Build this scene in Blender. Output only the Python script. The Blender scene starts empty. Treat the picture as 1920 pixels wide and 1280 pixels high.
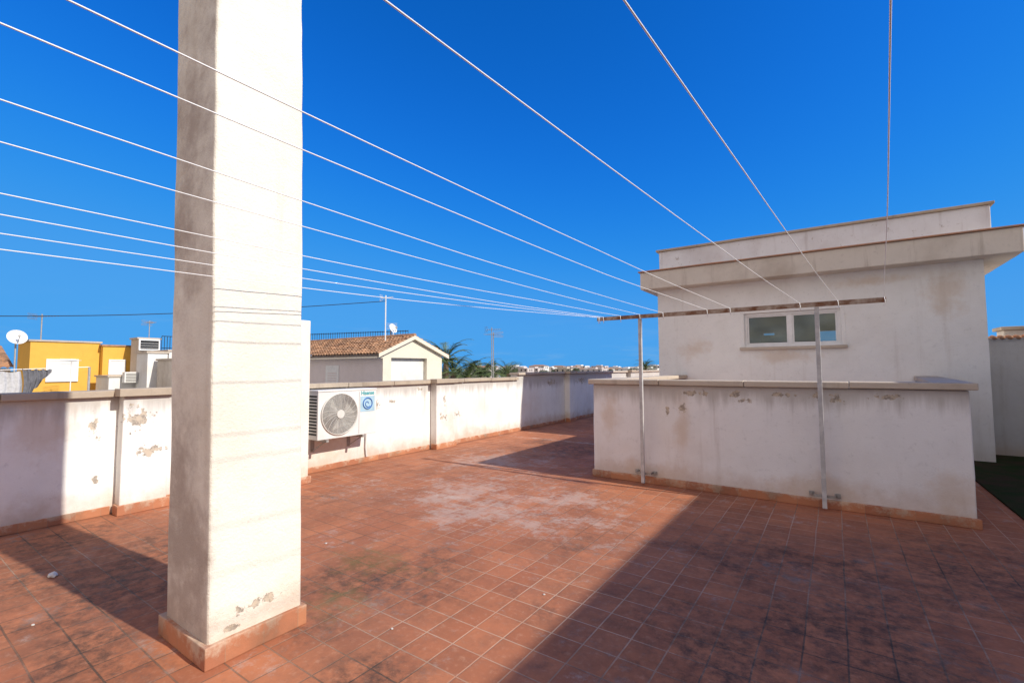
import bpy, bmesh, math, random
from mathutils import Vector, Matrix, noise
random.seed(7)
S = bpy.context.scene
R = math.radians
WL = {}

# ------------------------------------------------------------------ helpers
def link(o):
    S.collection.objects.link(o)

def thing(name, loc, label, cat, group=None):
    o = bpy.data.objects.new(name, None)
    o.empty_display_size = 0.2
    o.location = loc
    link(o); WL[o.name] = Vector(loc)
    o["label"] = label; o["category"] = cat
    if group: o["group"] = group
    return o

def part(name, bm, mat, parent=None, label=None, cat=None, group=None, kind=None,
         bevel=0, smooth=False, seg=2):
    me = bpy.data.meshes.new(name)
    bmesh.ops.recalc_face_normals(bm, faces=bm.faces)
    xs = [v.co for v in bm.verts]
    mn = Vector((min(c.x for c in xs), min(c.y for c in xs), min(c.z for c in xs)))
    mx = Vector((max(c.x for c in xs), max(c.y for c in xs), max(c.z for c in xs)))
    org = Vector(((mn.x+mx.x)/2, (mn.y+mx.y)/2, mn.z))
    bmesh.ops.translate(bm, verts=bm.verts, vec=-org)
    if smooth:
        for f in bm.faces: f.smooth = True
    bm.to_mesh(me); bm.free()
    mats = mat if isinstance(mat, (list, tuple)) else [mat]
    for m in mats: me.materials.append(m)
    o = bpy.data.objects.new(name, me)
    link(o); WL[o.name] = org.copy()
    if parent is not None:
        o.parent = parent
        o.location = org - WL[parent.name]
    else:
        o.location = org
    if label: o["label"] = label
    if cat: o["category"] = cat
    if group: o["group"] = group
    if kind: o["kind"] = kind
    if bevel:
        md = o.modifiers.new("bevel", 'BEVEL')
        md.width = bevel; md.segments = seg; md.limit_method = 'ANGLE'; md.angle_limit = R(40)
    return o

def B():
    return bmesh.new()

def box(bm, x0, x1, y0, y1, z0, z1, mi=0):
    vs = [bm.verts.new((x, y, z)) for x in (x0, x1) for y in (y0, y1) for z in (z0, z1)]
    idx = [(0,1,3,2),(4,6,7,5),(0,4,5,1),(2,3,7,6),(0,2,6,4),(1,5,7,3)]
    for f in idx:
        fc = bm.faces.new([vs[i] for i in f]); fc.material_index = mi
    return vs

def gbox(bm, x0, x1, y0, y1, z0, z1, res=0.2, amp=0.006, taper=None):
    """box with gridded faces and a slightly uneven, hand-plastered surface"""
    b2 = bmesh.new()
    def cnt(a, b): return max(1, min(120, int(round((b-a)/res))))
    nx, ny, nz = cnt(x0,x1), cnt(y0,y1), cnt(z0,z1)
    def grid(fn, na, nb):
        g = [[b2.verts.new(fn(i/na, j/nb)) for j in range(nb+1)] for i in range(na+1)]
        for i in range(na):
            for j in range(nb):
                b2.faces.new((g[i][j], g[i+1][j], g[i+1][j+1], g[i][j+1]))
    L = lambda a,b,t: a+(b-a)*t
    for z in (z0, z1): grid(lambda s,t: (L(x0,x1,s), L(y0,y1,t), z), nx, ny)
    for y in (y0, y1): grid(lambda s,t: (L(x0,x1,s), y, L(z0,z1,t)), nx, nz)
    for x in (x0, x1): grid(lambda s,t: (x, L(y0,y1,s), L(z0,z1,t)), ny, nz)
    bmesh.ops.remove_doubles(b2, verts=b2.verts, dist=1e-4)
    for v in b2.verts:
        if taper: taper(v)
        n = noise.noise_vector(v.co*2.1) + 0.5*noise.noise_vector(v.co*6.3)
        v.co += Vector((n.x, n.y, n.z*0.4))*amp
    m = bpy.data.meshes.new("t"); b2.to_mesh(m); b2.free()
    bm.from_mesh(m); bpy.data.meshes.remove(m)

def tube(bm, pts, r, n=6, cap=True, r1=None):
    pts = [Vector(p) for p in pts]
    rings = []
    for i, p in enumerate(pts):
        a = pts[max(0, i-1)]; b = pts[min(len(pts)-1, i+1)]
        t = (b-a).normalized()
        up = Vector((0,0,1)) if abs(t.z) < 0.95 else Vector((1,0,0))
        s = t.cross(up).normalized(); q = s.cross(t)
        rr = r if r1 is None else r+(r1-r)*i/(len(pts)-1)
        rings.append([bm.verts.new(p + (s*math.cos(2*math.pi*k/n)+q*math.sin(2*math.pi*k/n))*rr) for k in range(n)])
    for a, b in zip(rings, rings[1:]):
        for k in range(n):
            bm.faces.new((a[k], a[(k+1)%n], b[(k+1)%n], b[k]))
    if cap:
        bm.faces.new(rings[0][::-1]); bm.faces.new(rings[-1])

def torus(bm, c, rad, r, normal='X', n=40, m=5):
    c = Vector(c); g = []
    for i in range(n):
        a = 2*math.pi*i/n
        if normal == 'X': d = Vector((0, math.cos(a), math.sin(a))); ax = Vector((1,0,0))
        else: d = Vector((math.cos(a), math.sin(a), 0)); ax = Vector((0,0,1))
        g.append([bm.verts.new(c + d*rad + (d*math.cos(2*math.pi*j/m)+ax*math.sin(2*math.pi*j/m))*r) for j in range(m)])
    for i in range(n):
        for j in range(m):
            bm.faces.new((g[i][j], g[(i+1)%n][j], g[(i+1)%n][(j+1)%m], g[i][(j+1)%m]))

def polar(bear, D):
    b = R(bear)
    return D*math.sin(b), D*math.cos(b)

# ------------------------------------------------------------------ materials
def newmat(name):
    m = bpy.data.materials.new(name); m.use_nodes = True
    nt = m.node_tree; nt.nodes.clear()
    out = nt.nodes.new('ShaderNodeOutputMaterial')
    bs = nt.nodes.new('ShaderNodeBsdfPrincipled')
    nt.links.new(bs.outputs[0], out.inputs[0])
    return m, nt, bs

def N(nt, typ, ins=None, **props):
    n = nt.nodes.new(typ)
    for k, v in props.items(): setattr(n, k, v)
    for k, v in (ins or {}).items():
        s = n.inputs[k]
        if isinstance(v, bpy.types.NodeSocket): nt.links.new(v, s)
        else: s.default_value = v
    return n

def math_(nt, op, a, b=0.0, clamp=False):
    return N(nt, 'ShaderNodeMath', {0: a, 1: b}, operation=op, use_clamp=clamp).outputs[0]

def mapr(nt, v, a, b, c=0.0, d=1.0):
    return N(nt, 'ShaderNodeMapRange', {'Value': v, 'From Min': a, 'From Max': b, 'To Min': c, 'To Max': d}, interpolation_type='SMOOTHSTEP').outputs[0]

def mixc(nt, f, a, b, bt='MIX'):
    n = nt.nodes.new('ShaderNodeMix'); n.data_type = 'RGBA'; n.blend_type = bt
    for i, v in ((0, f), (6, a), (7, b)):
        if isinstance(v, bpy.types.NodeSocket): nt.links.new(v, n.inputs[i])
        else: n.inputs[i].default_value = v if i == 0 else ((*v, 1) if len(v) == 3 else v)
    return n.outputs[2]

def nz(nt, vec, scale, detail=5, rough=0.55):
    return N(nt, 'ShaderNodeTexNoise', {'Vector': vec, 'Scale': scale, 'Detail': detail, 'Roughness': rough}).outputs[0]

def wpos(nt):
    return N(nt, 'ShaderNodeNewGeometry').outputs['Position']

def scaled(nt, vec, s):
    return N(nt, 'ShaderNodeVectorMath', {0: vec, 1: s}, operation='MULTIPLY').outputs[0]

def spotmask(nt, pos, spots, nscale=7.0, lo=0.3, hi=0.36, namp=1.3):
    nn = math_(nt, 'MULTIPLY', math_(nt, 'SUBTRACT', nz(nt, pos, nscale, 7, 0.68), 0.5), namp)
    cur = None
    for c, r in spots:
        if not isinstance(r, tuple): r = (r, r, r)
        sub = N(nt, 'ShaderNodeVectorMath', {0: pos, 1: c}, operation='SUBTRACT').outputs[0]
        dv = N(nt, 'ShaderNodeVectorMath', {0: sub, 1: r}, operation='DIVIDE').outputs[0]
        ln = N(nt, 'ShaderNodeVectorMath', {0: dv}, operation='LENGTH').outputs['Value']
        v = math_(nt, 'SUBTRACT', 1.0, ln)
        cur = v if cur is None else math_(nt, 'MAXIMUM', cur, v)
    return mapr(nt, math_(nt, 'ADD', cur, nn), lo, hi)

def plaster(name, base, stain=(0.55,0.42,0.30), amt=0.5, peel=0.0, spots=None, low=0.6, bump=0.35, zlow=0.0, ztop=None, blot=None, blotc=(0.60,0.46,0.33), blotf=0.5, grime=0.3):
    m, nt, bs = newmat(name)
    p = wpos(nt)
    sep = N(nt, 'ShaderNodeSeparateXYZ', {0: p})
    z = sep.outputs[2]
    big = nz(nt, p, 0.9, 6, 0.6)
    mid = nz(nt, p, 3.2, 8, 0.65)
    streak = nz(nt, scaled(nt, p, (6, 6, 0.5)), 1.0, 6, 0.65)
    fine = nz(nt, p, 60, 4, 0.7)
    f1 = math_(nt, 'MULTIPLY', mapr(nt, big, 0.46, 0.74), amt*0.7)
    col = mixc(nt, f1, base, stain)
    f2 = math_(nt, 'MULTIPLY', mapr(nt, streak, 0.55, 0.78), amt*0.8)
    col = mixc(nt, f2, col, tuple(s*0.8 for s in stain))
    f3 = math_(nt, 'MULTIPLY', mapr(nt, mid, 0.35, 0.75), 0.22)
    col = mixc(nt, f3, col, tuple(b*0.74 for b in base))
    f4 = math_(nt, 'MULTIPLY', mapr(nt, nz(nt, p, 13, 8, 0.78), 0.54, 0.70), grime)
    col = mixc(nt, f4, col, tuple(b*0.55 for b in base))
    lowm = mapr(nt, math_(nt, 'ADD', z, math_(nt, 'MULTIPLY', mid, -0.5)), zlow+0.12, zlow-0.24)
    col = mixc(nt, math_(nt, 'MULTIPLY', lowm, low), col, (0.50,0.33,0.21))
    if ztop is not None:
        tm = mapr(nt, math_(nt, 'ADD', z, math_(nt, 'MULTIPLY', streak, 0.6)), ztop+0.10, ztop+0.34)
        col = mixc(nt, math_(nt, 'MULTIPLY', tm, 0.55), col, (0.31,0.27,0.23))
    if blot:
        bmk = spotmask(nt, p, blot, 3.0, 0.1, 0.9, 2.0)
        col = mixc(nt, math_(nt, 'MULTIPLY', bmk, blotf), col, blotc)
    hgt = math_(nt, 'MULTIPLY', fine, 0.5)
    hgt = math_(nt, 'ADD', hgt, mid)
    if peel > 0:
        pm = mapr(nt, nz(nt, p, 5.0, 8, 0.74), 0.72-peel*0.12, 0.735-peel*0.12)
        col = mixc(nt, math_(nt, 'MULTIPLY', pm, 0.7), col, (0.40,0.35,0.31))
        hgt = math_(nt, 'SUBTRACT', hgt, math_(nt, 'MULTIPLY', pm, 0.3))
    if spots:
        sm = spotmask(nt, p, spots, 11.0, 0.46, 0.56, 4.0)
        pc = mixc(nt, mapr(nt, nz(nt, p, 18, 5, 0.7), 0.42, 0.60), (0.54,0.45,0.34), (0.26,0.22,0.18))
        col = mixc(nt, math_(nt, 'MULTIPLY', sm, 0.88), col, pc)
        hgt = math_(nt, 'SUBTRACT', hgt, math_(nt, 'MULTIPLY', sm, 0.2))
    nt.links.new(col, bs.inputs['Base Color'])
    bs.inputs['Roughness'].default_value = 0.93
    bs.inputs['Specular IOR Level'].default_value = 0.15
    bp = N(nt, 'ShaderNodeBump', {'Height': hgt, 'Strength': bump, 'Distance': 0.014})
    nt.links.new(bp.outputs[0], bs.inputs['Normal'])
    return m

def simple(name, col, rough=0.7, metal=0.0, var=0.25, scale=8, bump=0.0, alt=None, spec=0.3):
    m, nt, bs = newmat(name)
    p = wpos(nt)
    n = nz(nt, p, scale, 6, 0.6)
    alt = alt or tuple(c*(1-var) for c in col)
    c = mixc(nt, mapr(nt, n, 0.35, 0.68), col, alt)
    nt.links.new(c, bs.inputs['Base Color'])
    bs.inputs['Roughness'].default_value = rough
    bs.inputs['Metallic'].default_value = metal
    bs.inputs['Specular IOR Level'].default_value = spec
    if bump:
        bp = N(nt, 'ShaderNodeBump', {'Height': n, 'Strength': bump, 'Distance': 0.01})
        nt.links.new(bp.outputs[0], bs.inputs['Normal'])
    return m

# floor tiles
T = 0.21
def floor_mat():
    m, nt, bs = newmat("terracotta floor tiles")
    p = wpos(nt)
    wob = N(nt, 'ShaderNodeTexNoise', {'Vector': p, 'Scale': 1.7, 'Detail': 2.0}).outputs['Color']
    w = scaled(nt, N(nt, 'ShaderNodeVectorMath', {0: wob, 1: (0.5,0.5,0.5)}, operation='SUBTRACT').outputs[0], (0.016,0.016,0))
    pp = N(nt, 'ShaderNodeVectorMath', {0: p, 1: w}, operation='ADD').outputs[0]
    br = N(nt, 'ShaderNodeTexBrick', {'Vector': pp, 'Color1': (0,0,0,1), 'Color2': (1,1,1,1), 'Mortar': (0.5,0.5,0.5,1), 'Scale': 1.0,
            'Mortar Size': 0.0058, 'Mortar Smooth': 0.5, 'Bias': 0.0, 'Brick Width': T, 'Row Height': T}, offset=0.0, squash=1.0)
    mort = br.outputs['Fac']
    fl = N(nt, 'ShaderNodeVectorMath', {0: scaled(nt, pp, (1/T, 1/T, 0))}, operation='FLOOR').outputs[0]
    rnd = N(nt, 'ShaderNodeTexWhiteNoise', {'Vector': fl}).outputs['Value']
    big = nz(nt, p, 0.55, 5, 0.6)
    mid = nz(nt, p, 2.6, 8, 0.68)
    fin = nz(nt, p, 22, 6, 0.7)
    grit = nz(nt, p, 9, 9, 0.8)
    col = mixc(nt, rnd, (0.50,0.188,0.090), (0.385,0.138,0.068))
    gr = mapr(nt, math_(nt,'ADD',math_(nt,'MULTIPLY',nz(nt, p, 0.9, 9, 0.72),0.75),math_(nt,'MULTIPLY',grit,0.35)), 0.47, 0.66)
    col = mixc(nt, math_(nt, 'MULTIPLY', gr, 0.52), col, (0.23,0.105,0.066))
    col = mixc(nt, math_(nt, 'MULTIPLY', mapr(nt, mid, 0.44, 0.72), 0.4), col, (0.27,0.118,0.070))
    col = mixc(nt, math_(nt, 'MULTIPLY', mapr(nt, fin, 0.50, 0.75), 0.5), col, (0.54,0.29,0.18))
    gm = math_(nt, 'MULTIPLY', mort, mapr(nt, nz(nt, p, 1.1, 6, 0.65), 0.3, 0.6, 0.35, 0.9))
    gcol = mixc(nt, mapr(nt, big, 0.42, 0.60), (0.58,0.39,0.27), (0.22,0.125,0.08))
    col = mixc(nt, gm, col, gcol)
    # worn pale centre
    wc = spotmask(nt, p, [((-3.4,4.6,0),(2.6,2.0,1)), ((-4.8,6.6,0),(1.5,1.8,1))], 1.2, 0.0, 1.0, 1.2)
    pale = mapr(nt, math_(nt, 'ADD', math_(nt, 'MULTIPLY', nz(nt, p, 1.6, 9, 0.78), 0.8), math_(nt,'ADD',math_(nt, 'MULTIPLY', grit, 0.6),math_(nt,'MULTIPLY',wc,0.14))), 0.74, 0.90)
    col = mixc(nt, math_(nt, 'MULTIPLY', pale, 0.52), col, (0.55,0.44,0.37))
    mould = mapr(nt, math_(nt, 'ADD', nz(nt, scaled(nt, p, (1,1.2,1)), 0.8, 9, 0.76), math_(nt, 'MULTIPLY', grit, 0.45)), 0.77, 0.97)
    col = mixc(nt, math_(nt, 'MULTIPLY', mould, 0.7), col, (0.085,0.058,0.045))
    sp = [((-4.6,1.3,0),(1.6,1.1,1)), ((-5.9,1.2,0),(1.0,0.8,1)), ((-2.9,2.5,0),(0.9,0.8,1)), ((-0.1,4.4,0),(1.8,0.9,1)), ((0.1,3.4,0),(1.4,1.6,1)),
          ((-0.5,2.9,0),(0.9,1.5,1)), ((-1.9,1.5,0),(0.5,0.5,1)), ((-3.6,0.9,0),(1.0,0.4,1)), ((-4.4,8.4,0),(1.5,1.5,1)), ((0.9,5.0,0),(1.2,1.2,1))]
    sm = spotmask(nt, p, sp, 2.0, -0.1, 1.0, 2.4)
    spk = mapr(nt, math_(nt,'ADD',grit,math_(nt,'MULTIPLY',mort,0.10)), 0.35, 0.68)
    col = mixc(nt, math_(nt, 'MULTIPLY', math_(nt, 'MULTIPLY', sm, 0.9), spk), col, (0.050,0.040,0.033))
    sg = spotmask(nt, p, [((-3.2,2.6,0),(0.7,0.45,1)), ((-2.9,2.0,0),(0.5,0.4,1))], 5.0, 0.25, 0.9, 2.4)
    col = mixc(nt, math_(nt, 'MULTIPLY', math_(nt,'MULTIPLY',sg,spk), 0.4), col, (0.26,0.20,0.05))
    sep = N(nt, 'ShaderNodeSeparateXYZ', {0: p})
    def joint(axis, c, wdt, lo, hi, strength):
        nonlocal col
        d = math_(nt, 'ABSOLUTE', math_(nt, 'ADD', math_(nt, 'SUBTRACT', sep.outputs[axis], c), math_(nt, 'MULTIPLY', math_(nt, 'SUBTRACT', grit, 0.5), 0.4)))
        k = mapr(nt, d, wdt, 0.0)
        k = math_(nt, 'MULTIPLY', k, mapr(nt, math_(nt,'ADD',nz(nt, p, 1.6, 8, 0.78), math_(nt,'MULTIPLY',fin,0.5)), lo, hi))
        k = math_(nt, 'MULTIPLY', k, mapr(nt, sep.outputs[0], -1.0, -2.8, 0.35, 1.0))
        col = mixc(nt, math_(nt, 'MULTIPLY', k, strength), col, (0.58,0.49,0.42))
    joint(1, 4.4, 0.12, 0.72, 0.92, 0.45)
    joint(1, 9.1, 0.10, 0.68, 0.88, 0.5)
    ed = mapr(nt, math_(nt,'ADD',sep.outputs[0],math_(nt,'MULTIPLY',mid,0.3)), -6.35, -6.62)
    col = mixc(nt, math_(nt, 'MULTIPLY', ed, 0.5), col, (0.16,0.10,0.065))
    nt.links.new(col, bs.inputs['Base Color'])
    ro = mapr(nt, mid, 0.3, 0.7, 0.66, 0.88)
    nt.links.new(ro, bs.inputs['Roughness'])
    bs.inputs['Specular IOR Level'].default_value = 0.18
    h = math_(nt, 'SUBTRACT', math_(nt, 'ADD', math_(nt, 'MULTIPLY', fin, 0.3), math_(nt, 'MULTIPLY', rnd, 0.2)), math_(nt, 'MULTIPLY', mort, 0.8))
    bp = N(nt, 'ShaderNodeBump', {'Height': h, 'Strength': 0.6, 'Distance': 0.006})
    nt.links.new(bp.outputs[0], bs.inputs['Normal'])
    return m

M_floor = floor_mat()
WHITE = (0.83,0.82,0.78)
wall_spots = [((-6.6,1.60,0.95),(0.3,0.07,0.2)), ((-6.55,1.95,1.05),(0.3,0.18,0.18)), ((-6.55,2.03,0.67),(0.3,0.19,0.10)), ((-6.7,1.62,0.4),(0.3,0.05,0.10)),
              ((-6.7,5.45,0.95),(0.3,0.10,0.10)), ((-6.7,5.8,1.0),(0.3,0.16,0.05)), ((-6.6,6.95,0.62),(0.3,0.13,0.13)), ((-6.6,7.0,0.95),(0.3,0.07,0.16)),
              ((-6.7,7.55,0.62),(0.3,0.20,0.10)), ((-6.7,6.45,1.2),(0.3,0.14,0.05)), ((-6.7,11.6,1.2),(0.3,0.4,0.14)), ((-6.7,13.5,1.2),(0.3,0.5,0.12))]
wall_blot = [((-6.7,1.2,1.0),(0.4,0.35,0.5)), ((-6.7,4.4,0.3),(0.4,0.6,0.3)), ((-6.7,7.0,0.5),(0.4,0.4,0.4)), ((-6.7,0.4,0.5),(0.4,0.4,0.5))]
M_wall = plaster("weathered white plaster parapet", WHITE, amt=0.42, spots=wall_spots, low=0.65, ztop=1.22, blot=wall_blot, grime=0.35)
box_spots = [((-1.05,6.45,1.25),(0.12,0.3,0.09)), ((-0.95,6.45,1.19),(0.14,0.3,0.06)), ((-1.55,6.45,1.26),(0.24,0.3,0.05)), ((-0.2,6.45,1.26),(0.12,0.3,0.06)), ((-0.55,6.45,1.27),(0.22,0.3,0.04)),
             ((0.0,6.45,1.24),(0.12,0.3,0.08)), ((0.45,6.45,1.27),(0.2,0.3,0.04)), ((-1.7,6.45,1.05),(0.06,0.3,0.12)), ((-1.9,6.45,1.0),(0.04,0.3,0.10))]
box_blot = [((-2.75,6.45,0.9),(0.25,0.4,0.5)), ((-1.7,6.45,0.75),(0.18,0.4,0.6)), ((-0.2,6.45,0.2),(0.7,0.4,0.22)), ((0.95,6.45,0.3),(0.3,0.4,0.35)), ((-2.2,6.45,0.15),(0.6,0.4,0.22))]
M_box = plaster("stained white plaster box", (0.82,0.81,0.80), stain=(0.60,0.52,0.46), amt=0.45, spots=box_spots, low=0.5, ztop=1.26, blot=box_blot, grime=0.35)
M_bld = plaster("white rendered building", (0.83,0.82,0.79), stain=(0.66,0.58,0.50), amt=0.35, low=0.2, bump=0.35,
                blot=[((1.6,10.9,2.9),(0.4,0.4,0.6)), ((0.6,10.9,3.2),(0.9,0.4,0.15)), ((-2.6,10.9,2.0),(0.5,0.4,0.3)), ((-0.9,10.9,1.8),(0.8,0.4,0.2))])
M_slab = plaster("weathered roof slab", (0.66,0.60,0.52), stain=(0.40,0.33,0.26), amt=0.9, low=0.0, bump=0.4, peel=0.25, grime=0.4)
M_upper = plaster("peeling upper parapet", (0.74,0.75,0.77), stain=(0.48,0.42,0.40), amt=0.8, low=0.0, peel=0.95, grime=0.45)
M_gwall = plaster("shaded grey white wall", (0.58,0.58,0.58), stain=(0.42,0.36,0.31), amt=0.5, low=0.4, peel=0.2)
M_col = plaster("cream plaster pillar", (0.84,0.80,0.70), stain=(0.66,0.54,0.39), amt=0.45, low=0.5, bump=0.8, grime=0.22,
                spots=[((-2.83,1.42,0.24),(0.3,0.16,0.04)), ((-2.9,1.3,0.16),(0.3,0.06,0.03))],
                blot=[((-3.2,1.13,2.6),(0.7,0.07,2.6)), ((-3.2,1.16,0.4),(0.7,0.07,1.6))], blotc=(0.38,0.31,0.26), blotf=0.8)  # blots darken the left face in the colour, standing in for its shade
M_cop = plaster("beige stone coping", (0.47,0.39,0.30), stain=(0.24,0.19,0.15), amt=0.9, low=0.0, bump=0.5)
M_copb = plaster("pale stone coping", (0.55,0.47,0.38), stain=(0.33,0.27,0.22), amt=0.8, low=0.0, bump=0.5)
def skirt_mat():
    m, nt, bs = newmat("terracotta skirting tiles")
    p = wpos(nt)
    fl = N(nt, 'ShaderNodeVectorMath', {0: scaled(nt, p, (1/T, 1/T, 0))}, operation='FLOOR').outputs[0]
    fr = N(nt, 'ShaderNodeVectorMath', {0: scaled(nt, p, (1/T, 1/T, 0))}, operation='FRACTION').outputs[0]
    rnd = N(nt, 'ShaderNodeTexWhiteNoise', {'Vector': fl}).outputs['Value']
    s = N(nt, 'ShaderNodeSeparateXYZ', {0: fr})
    z = N(nt, 'ShaderNodeSeparateXYZ', {0: p}).outputs[2]
    j = math_(nt, 'MAXIMUM', mapr(nt, s.outputs[1], 0.035, 0.0), mapr(nt, s.outputs[0], 0.03, 0.0))
    mid = nz(nt, p, 6, 8, 0.7)
    c = mixc(nt, rnd, (0.50,0.21,0.10), (0.38,0.145,0.075))
    c = mixc(nt, math_(nt, 'MULTIPLY', j, 0.7), c, (0.30,0.20,0.13))
    c = mixc(nt, math_(nt, 'MULTIPLY', mapr(nt, math_(nt,'ADD',mid,math_(nt,'MULTIPLY',z,1.6)), 0.56, 0.76), 0.7), c, (0.66,0.52,0.38))
    c = mixc(nt, math_(nt, 'MULTIPLY', mapr(nt, nz(nt, p, 3, 6), 0.50, 0.75), 0.65), c, (0.15,0.09,0.055))
    nt.links.new(c, bs.inputs['Base Color']); bs.inputs['Roughness'].default_value = 0.85
    bp = N(nt, 'ShaderNodeBump', {'Height': mid, 'Strength': 0.6, 'Distance': 0.012}); nt.links.new(bp.outputs[0], bs.inputs['Normal'])
    return m
M_skirt = skirt_mat()
M_rust = simple("rusted angle iron", (0.19,0.085,0.045), 0.95, 0.0, scale=7, alt=(0.46,0.38,0.30), bump=0.6, spec=0.1)
M_post = simple("flaking grey painted steel", (0.44,0.43,0.42), 0.7, 0.0, scale=10, alt=(0.58,0.57,0.55), bump=0.2)
M_wire = simple("white plastic coated line", (0.90,0.89,0.87), 0.7, 0.0, var=0.0, scale=2)
M_alu = simple("white aluminium frame", (0.84,0.83,0.81), 0.45, 0.0, var=0.08, scale=5)
M_acbody = simple("white enamel casing", (0.74,0.73,0.70), 0.45, 0.0, var=0.1, scale=2.5)
M_grill = simple("pale grey plastic grille", (0.66,0.64,0.59), 0.6, 0.0, var=0.12, scale=6)
M_fanbg = simple("shaded condenser behind the fan", (0.20,0.19,0.175), 0.8, 0.0, scale=30)
M_dark = simple("dark recess", (0.03,0.032,0.035), 0.7, 0.0, scale=6)
M_fan = simple("grey plastic fan", (0.38,0.37,0.34), 0.5, 0.0, scale=6)
M_teal = simple("teal printed lettering", (0.02,0.36,0.40), 0.5, var=0.05)
M_blue = simple("blue sticker", (0.06,0.17,0.46), 0.4, var=0.2)
M_steel = simple("galvanised steel", (0.40,0.38,0.35), 0.55, 0.3, scale=20)
M_cable = simple("black cable", (0.03,0.03,0.03), 0.7)
M_tile = simple("weathered clay roof tile", (0.48,0.27,0.15), 0.9, scale=2.5, alt=(0.25,0.155,0.10), bump=0.5)
M_cream = plaster("cream house wall", (0.76,0.69,0.56), amt=0.2, low=0.0)
M_pinkshade = plaster("cream house wall shade tone", (0.70,0.62,0.59), amt=0.2, low=0.0)  # pinkish grey of the sunless side put into the wall colour
M_ochre = plaster("ochre yellow render", (0.74,0.42,0.08), stain=(0.6,0.32,0.08), amt=0.4, low=0.0)
M_ochd = plaster("dark ochre render", (0.50,0.26,0.06), stain=(0.4,0.2,0.06), amt=0.3, low=0.0)
M_nwhite = plaster("white neighbour render", (0.75,0.74,0.71), amt=0.4, low=0.0, peel=0.2)
M_shut = simple("white roller shutter", (0.76,0.75,0.72), 0.6, var=0.1)
M_dish = simple("white dish enamel", (0.80,0.79,0.76), 0.5, var=0.08)
M_cloth = simple("grey patterned cloth", (0.50,0.49,0.49), 0.95, var=0.22, scale=22)
M_clothd = simple("dark grey cloth", (0.16,0.16,0.18), 0.95, var=0.3, scale=16)
M_trunk = simple("palm bark", (0.16,0.11,0.07), 0.95, scale=12, bump=0.6)
M_sheet = simple("dark green brown sheet", (0.022,0.042,0.014), 0.95, scale=2.5, bump=0.5, alt=(0.055,0.036,0.024), spec=0.05)
M_red = simple("red painted metal", (0.5,0.06,0.04), 0.5)
M_orange = simple("terracotta drip edge", (0.46,0.23,0.13), 0.85, scale=5, alt=(0.34,0.22,0.16))
M_stone = simple("pale loose plaster chip", (0.7,0.66,0.6), 0.9)
def leafmat(name, a, b):
    m, nt, bs = newmat(name)
    p = wpos(nt)
    c = mixc(nt, mapr(nt, nz(nt, p, 1.8, 3), 0.35, 0.65), a, b)
    nt.links.new(c, bs.inputs['Base Color']); bs.inputs['Roughness'].default_value = 0.6
    bs.inputs['Specular IOR Level'].default_value = 0.3
    return m
M_palm = leafmat("palm frond green", (0.14,0.18,0.06), (0.07,0.10,0.035))
M_leaf = leafmat("tree leaf green", (0.11,0.13,0.07), (0.065,0.085,0.05))
def glassmat():
    m = bpy.data.materials.new("window glass"); m.use_nodes = True
    nt = m.node_tree; nt.nodes.clear()
    out = nt.nodes.new('ShaderNodeOutputMaterial')
    tr = N(nt, 'ShaderNodeBsdfTransparent', {'Color': (0.56,0.62,0.58,1)})
    gl = N(nt, 'ShaderNodeBsdfGlossy', {'Color': (0.8,0.86,0.85,1), 'Roughness': 0.03})
    p = wpos(nt)
    f = mapr(nt, nz(nt, p, 1.2, 3), 0.3, 0.7, 0.06, 0.14)
    mx_ = nt.nodes.new('ShaderNodeMixShader')
    nt.links.new(f, mx_.inputs[0]); nt.links.new(tr.outputs[0], mx_.inputs[1]); nt.links.new(gl.outputs[0], mx_.inputs[2])
    nt.links.new(mx_.outputs[0], out.inputs[0])
    return m
M_glass = glassmat()

# ------------------------------------------------------------------ world / sun
SE = R(35.2); SAZ = R(84.6)
sd = Vector((math.sin(SAZ)*math.cos(SE), math.cos(SAZ)*math.cos(SE), math.sin(SE)))
w = bpy.data.worlds.new("World"); S.world = w; w.use_nodes = True
nt = w.node_tree; nt.nodes.clear()
sky = N(nt, 'ShaderNodeTexSky', sky_type='NISHITA', sun_disc=False, sun_elevation=SE, sun_rotation=SAZ, altitude=0, air_density=1.0, dust_density=0.0, ozone_density=4.0)
# grade the clear sky to a deep even azure (soft shoulder keeps the horizon from bleaching)
pre = mixc(nt, 1.0, sky.outputs[0], (0.075,0.15,0.243), 'MULTIPLY')
sp3 = N(nt, 'ShaderNodeSeparateColor', {0: pre})
def ch(i, ex, k, cap):
    x = math_(nt, 'MULTIPLY', math_(nt, 'POWER', sp3.outputs[i], ex), k)
    d = math_(nt, 'POWER', math_(nt, 'ADD', 1.0, math_(nt, 'POWER', math_(nt, 'DIVIDE', x, cap), 3.0)), 1/3)
    return math_(nt, 'MULTIPLY', math_(nt, 'DIVIDE', x, d), 10.0)
tint = N(nt, 'ShaderNodeCombineColor', {0: ch(0, 2.2, 2.6, 0.075), 1: ch(1, 1.14, 0.80, 0.38), 2: ch(2, 1.5, 1.22, 0.86)}).outputs[0]
tc = N(nt, 'ShaderNodeTexCoord')
v = tc.outputs['Generated']
sz = N(nt, 'ShaderNodeSeparateXYZ', {0: v}).outputs[2]
cn = nz(nt, scaled(nt, v, (3.5,3.5,26)), 1.6, 9, 0.65)
cm = math_(nt, 'MULTIPLY', mapr(nt, cn, 0.50, 0.78), mapr(nt, sz, 0.14, 0.02))
col = mixc(nt, math_(nt, 'MULTIPLY', cm, 0.38), tint, (2.8,4.9,7.6))
dt = N(nt, 'ShaderNodeVectorMath', {0: v, 1: (0.30,-0.95,0.0)}, operation='DOT_PRODUCT').outputs['Value']
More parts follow.
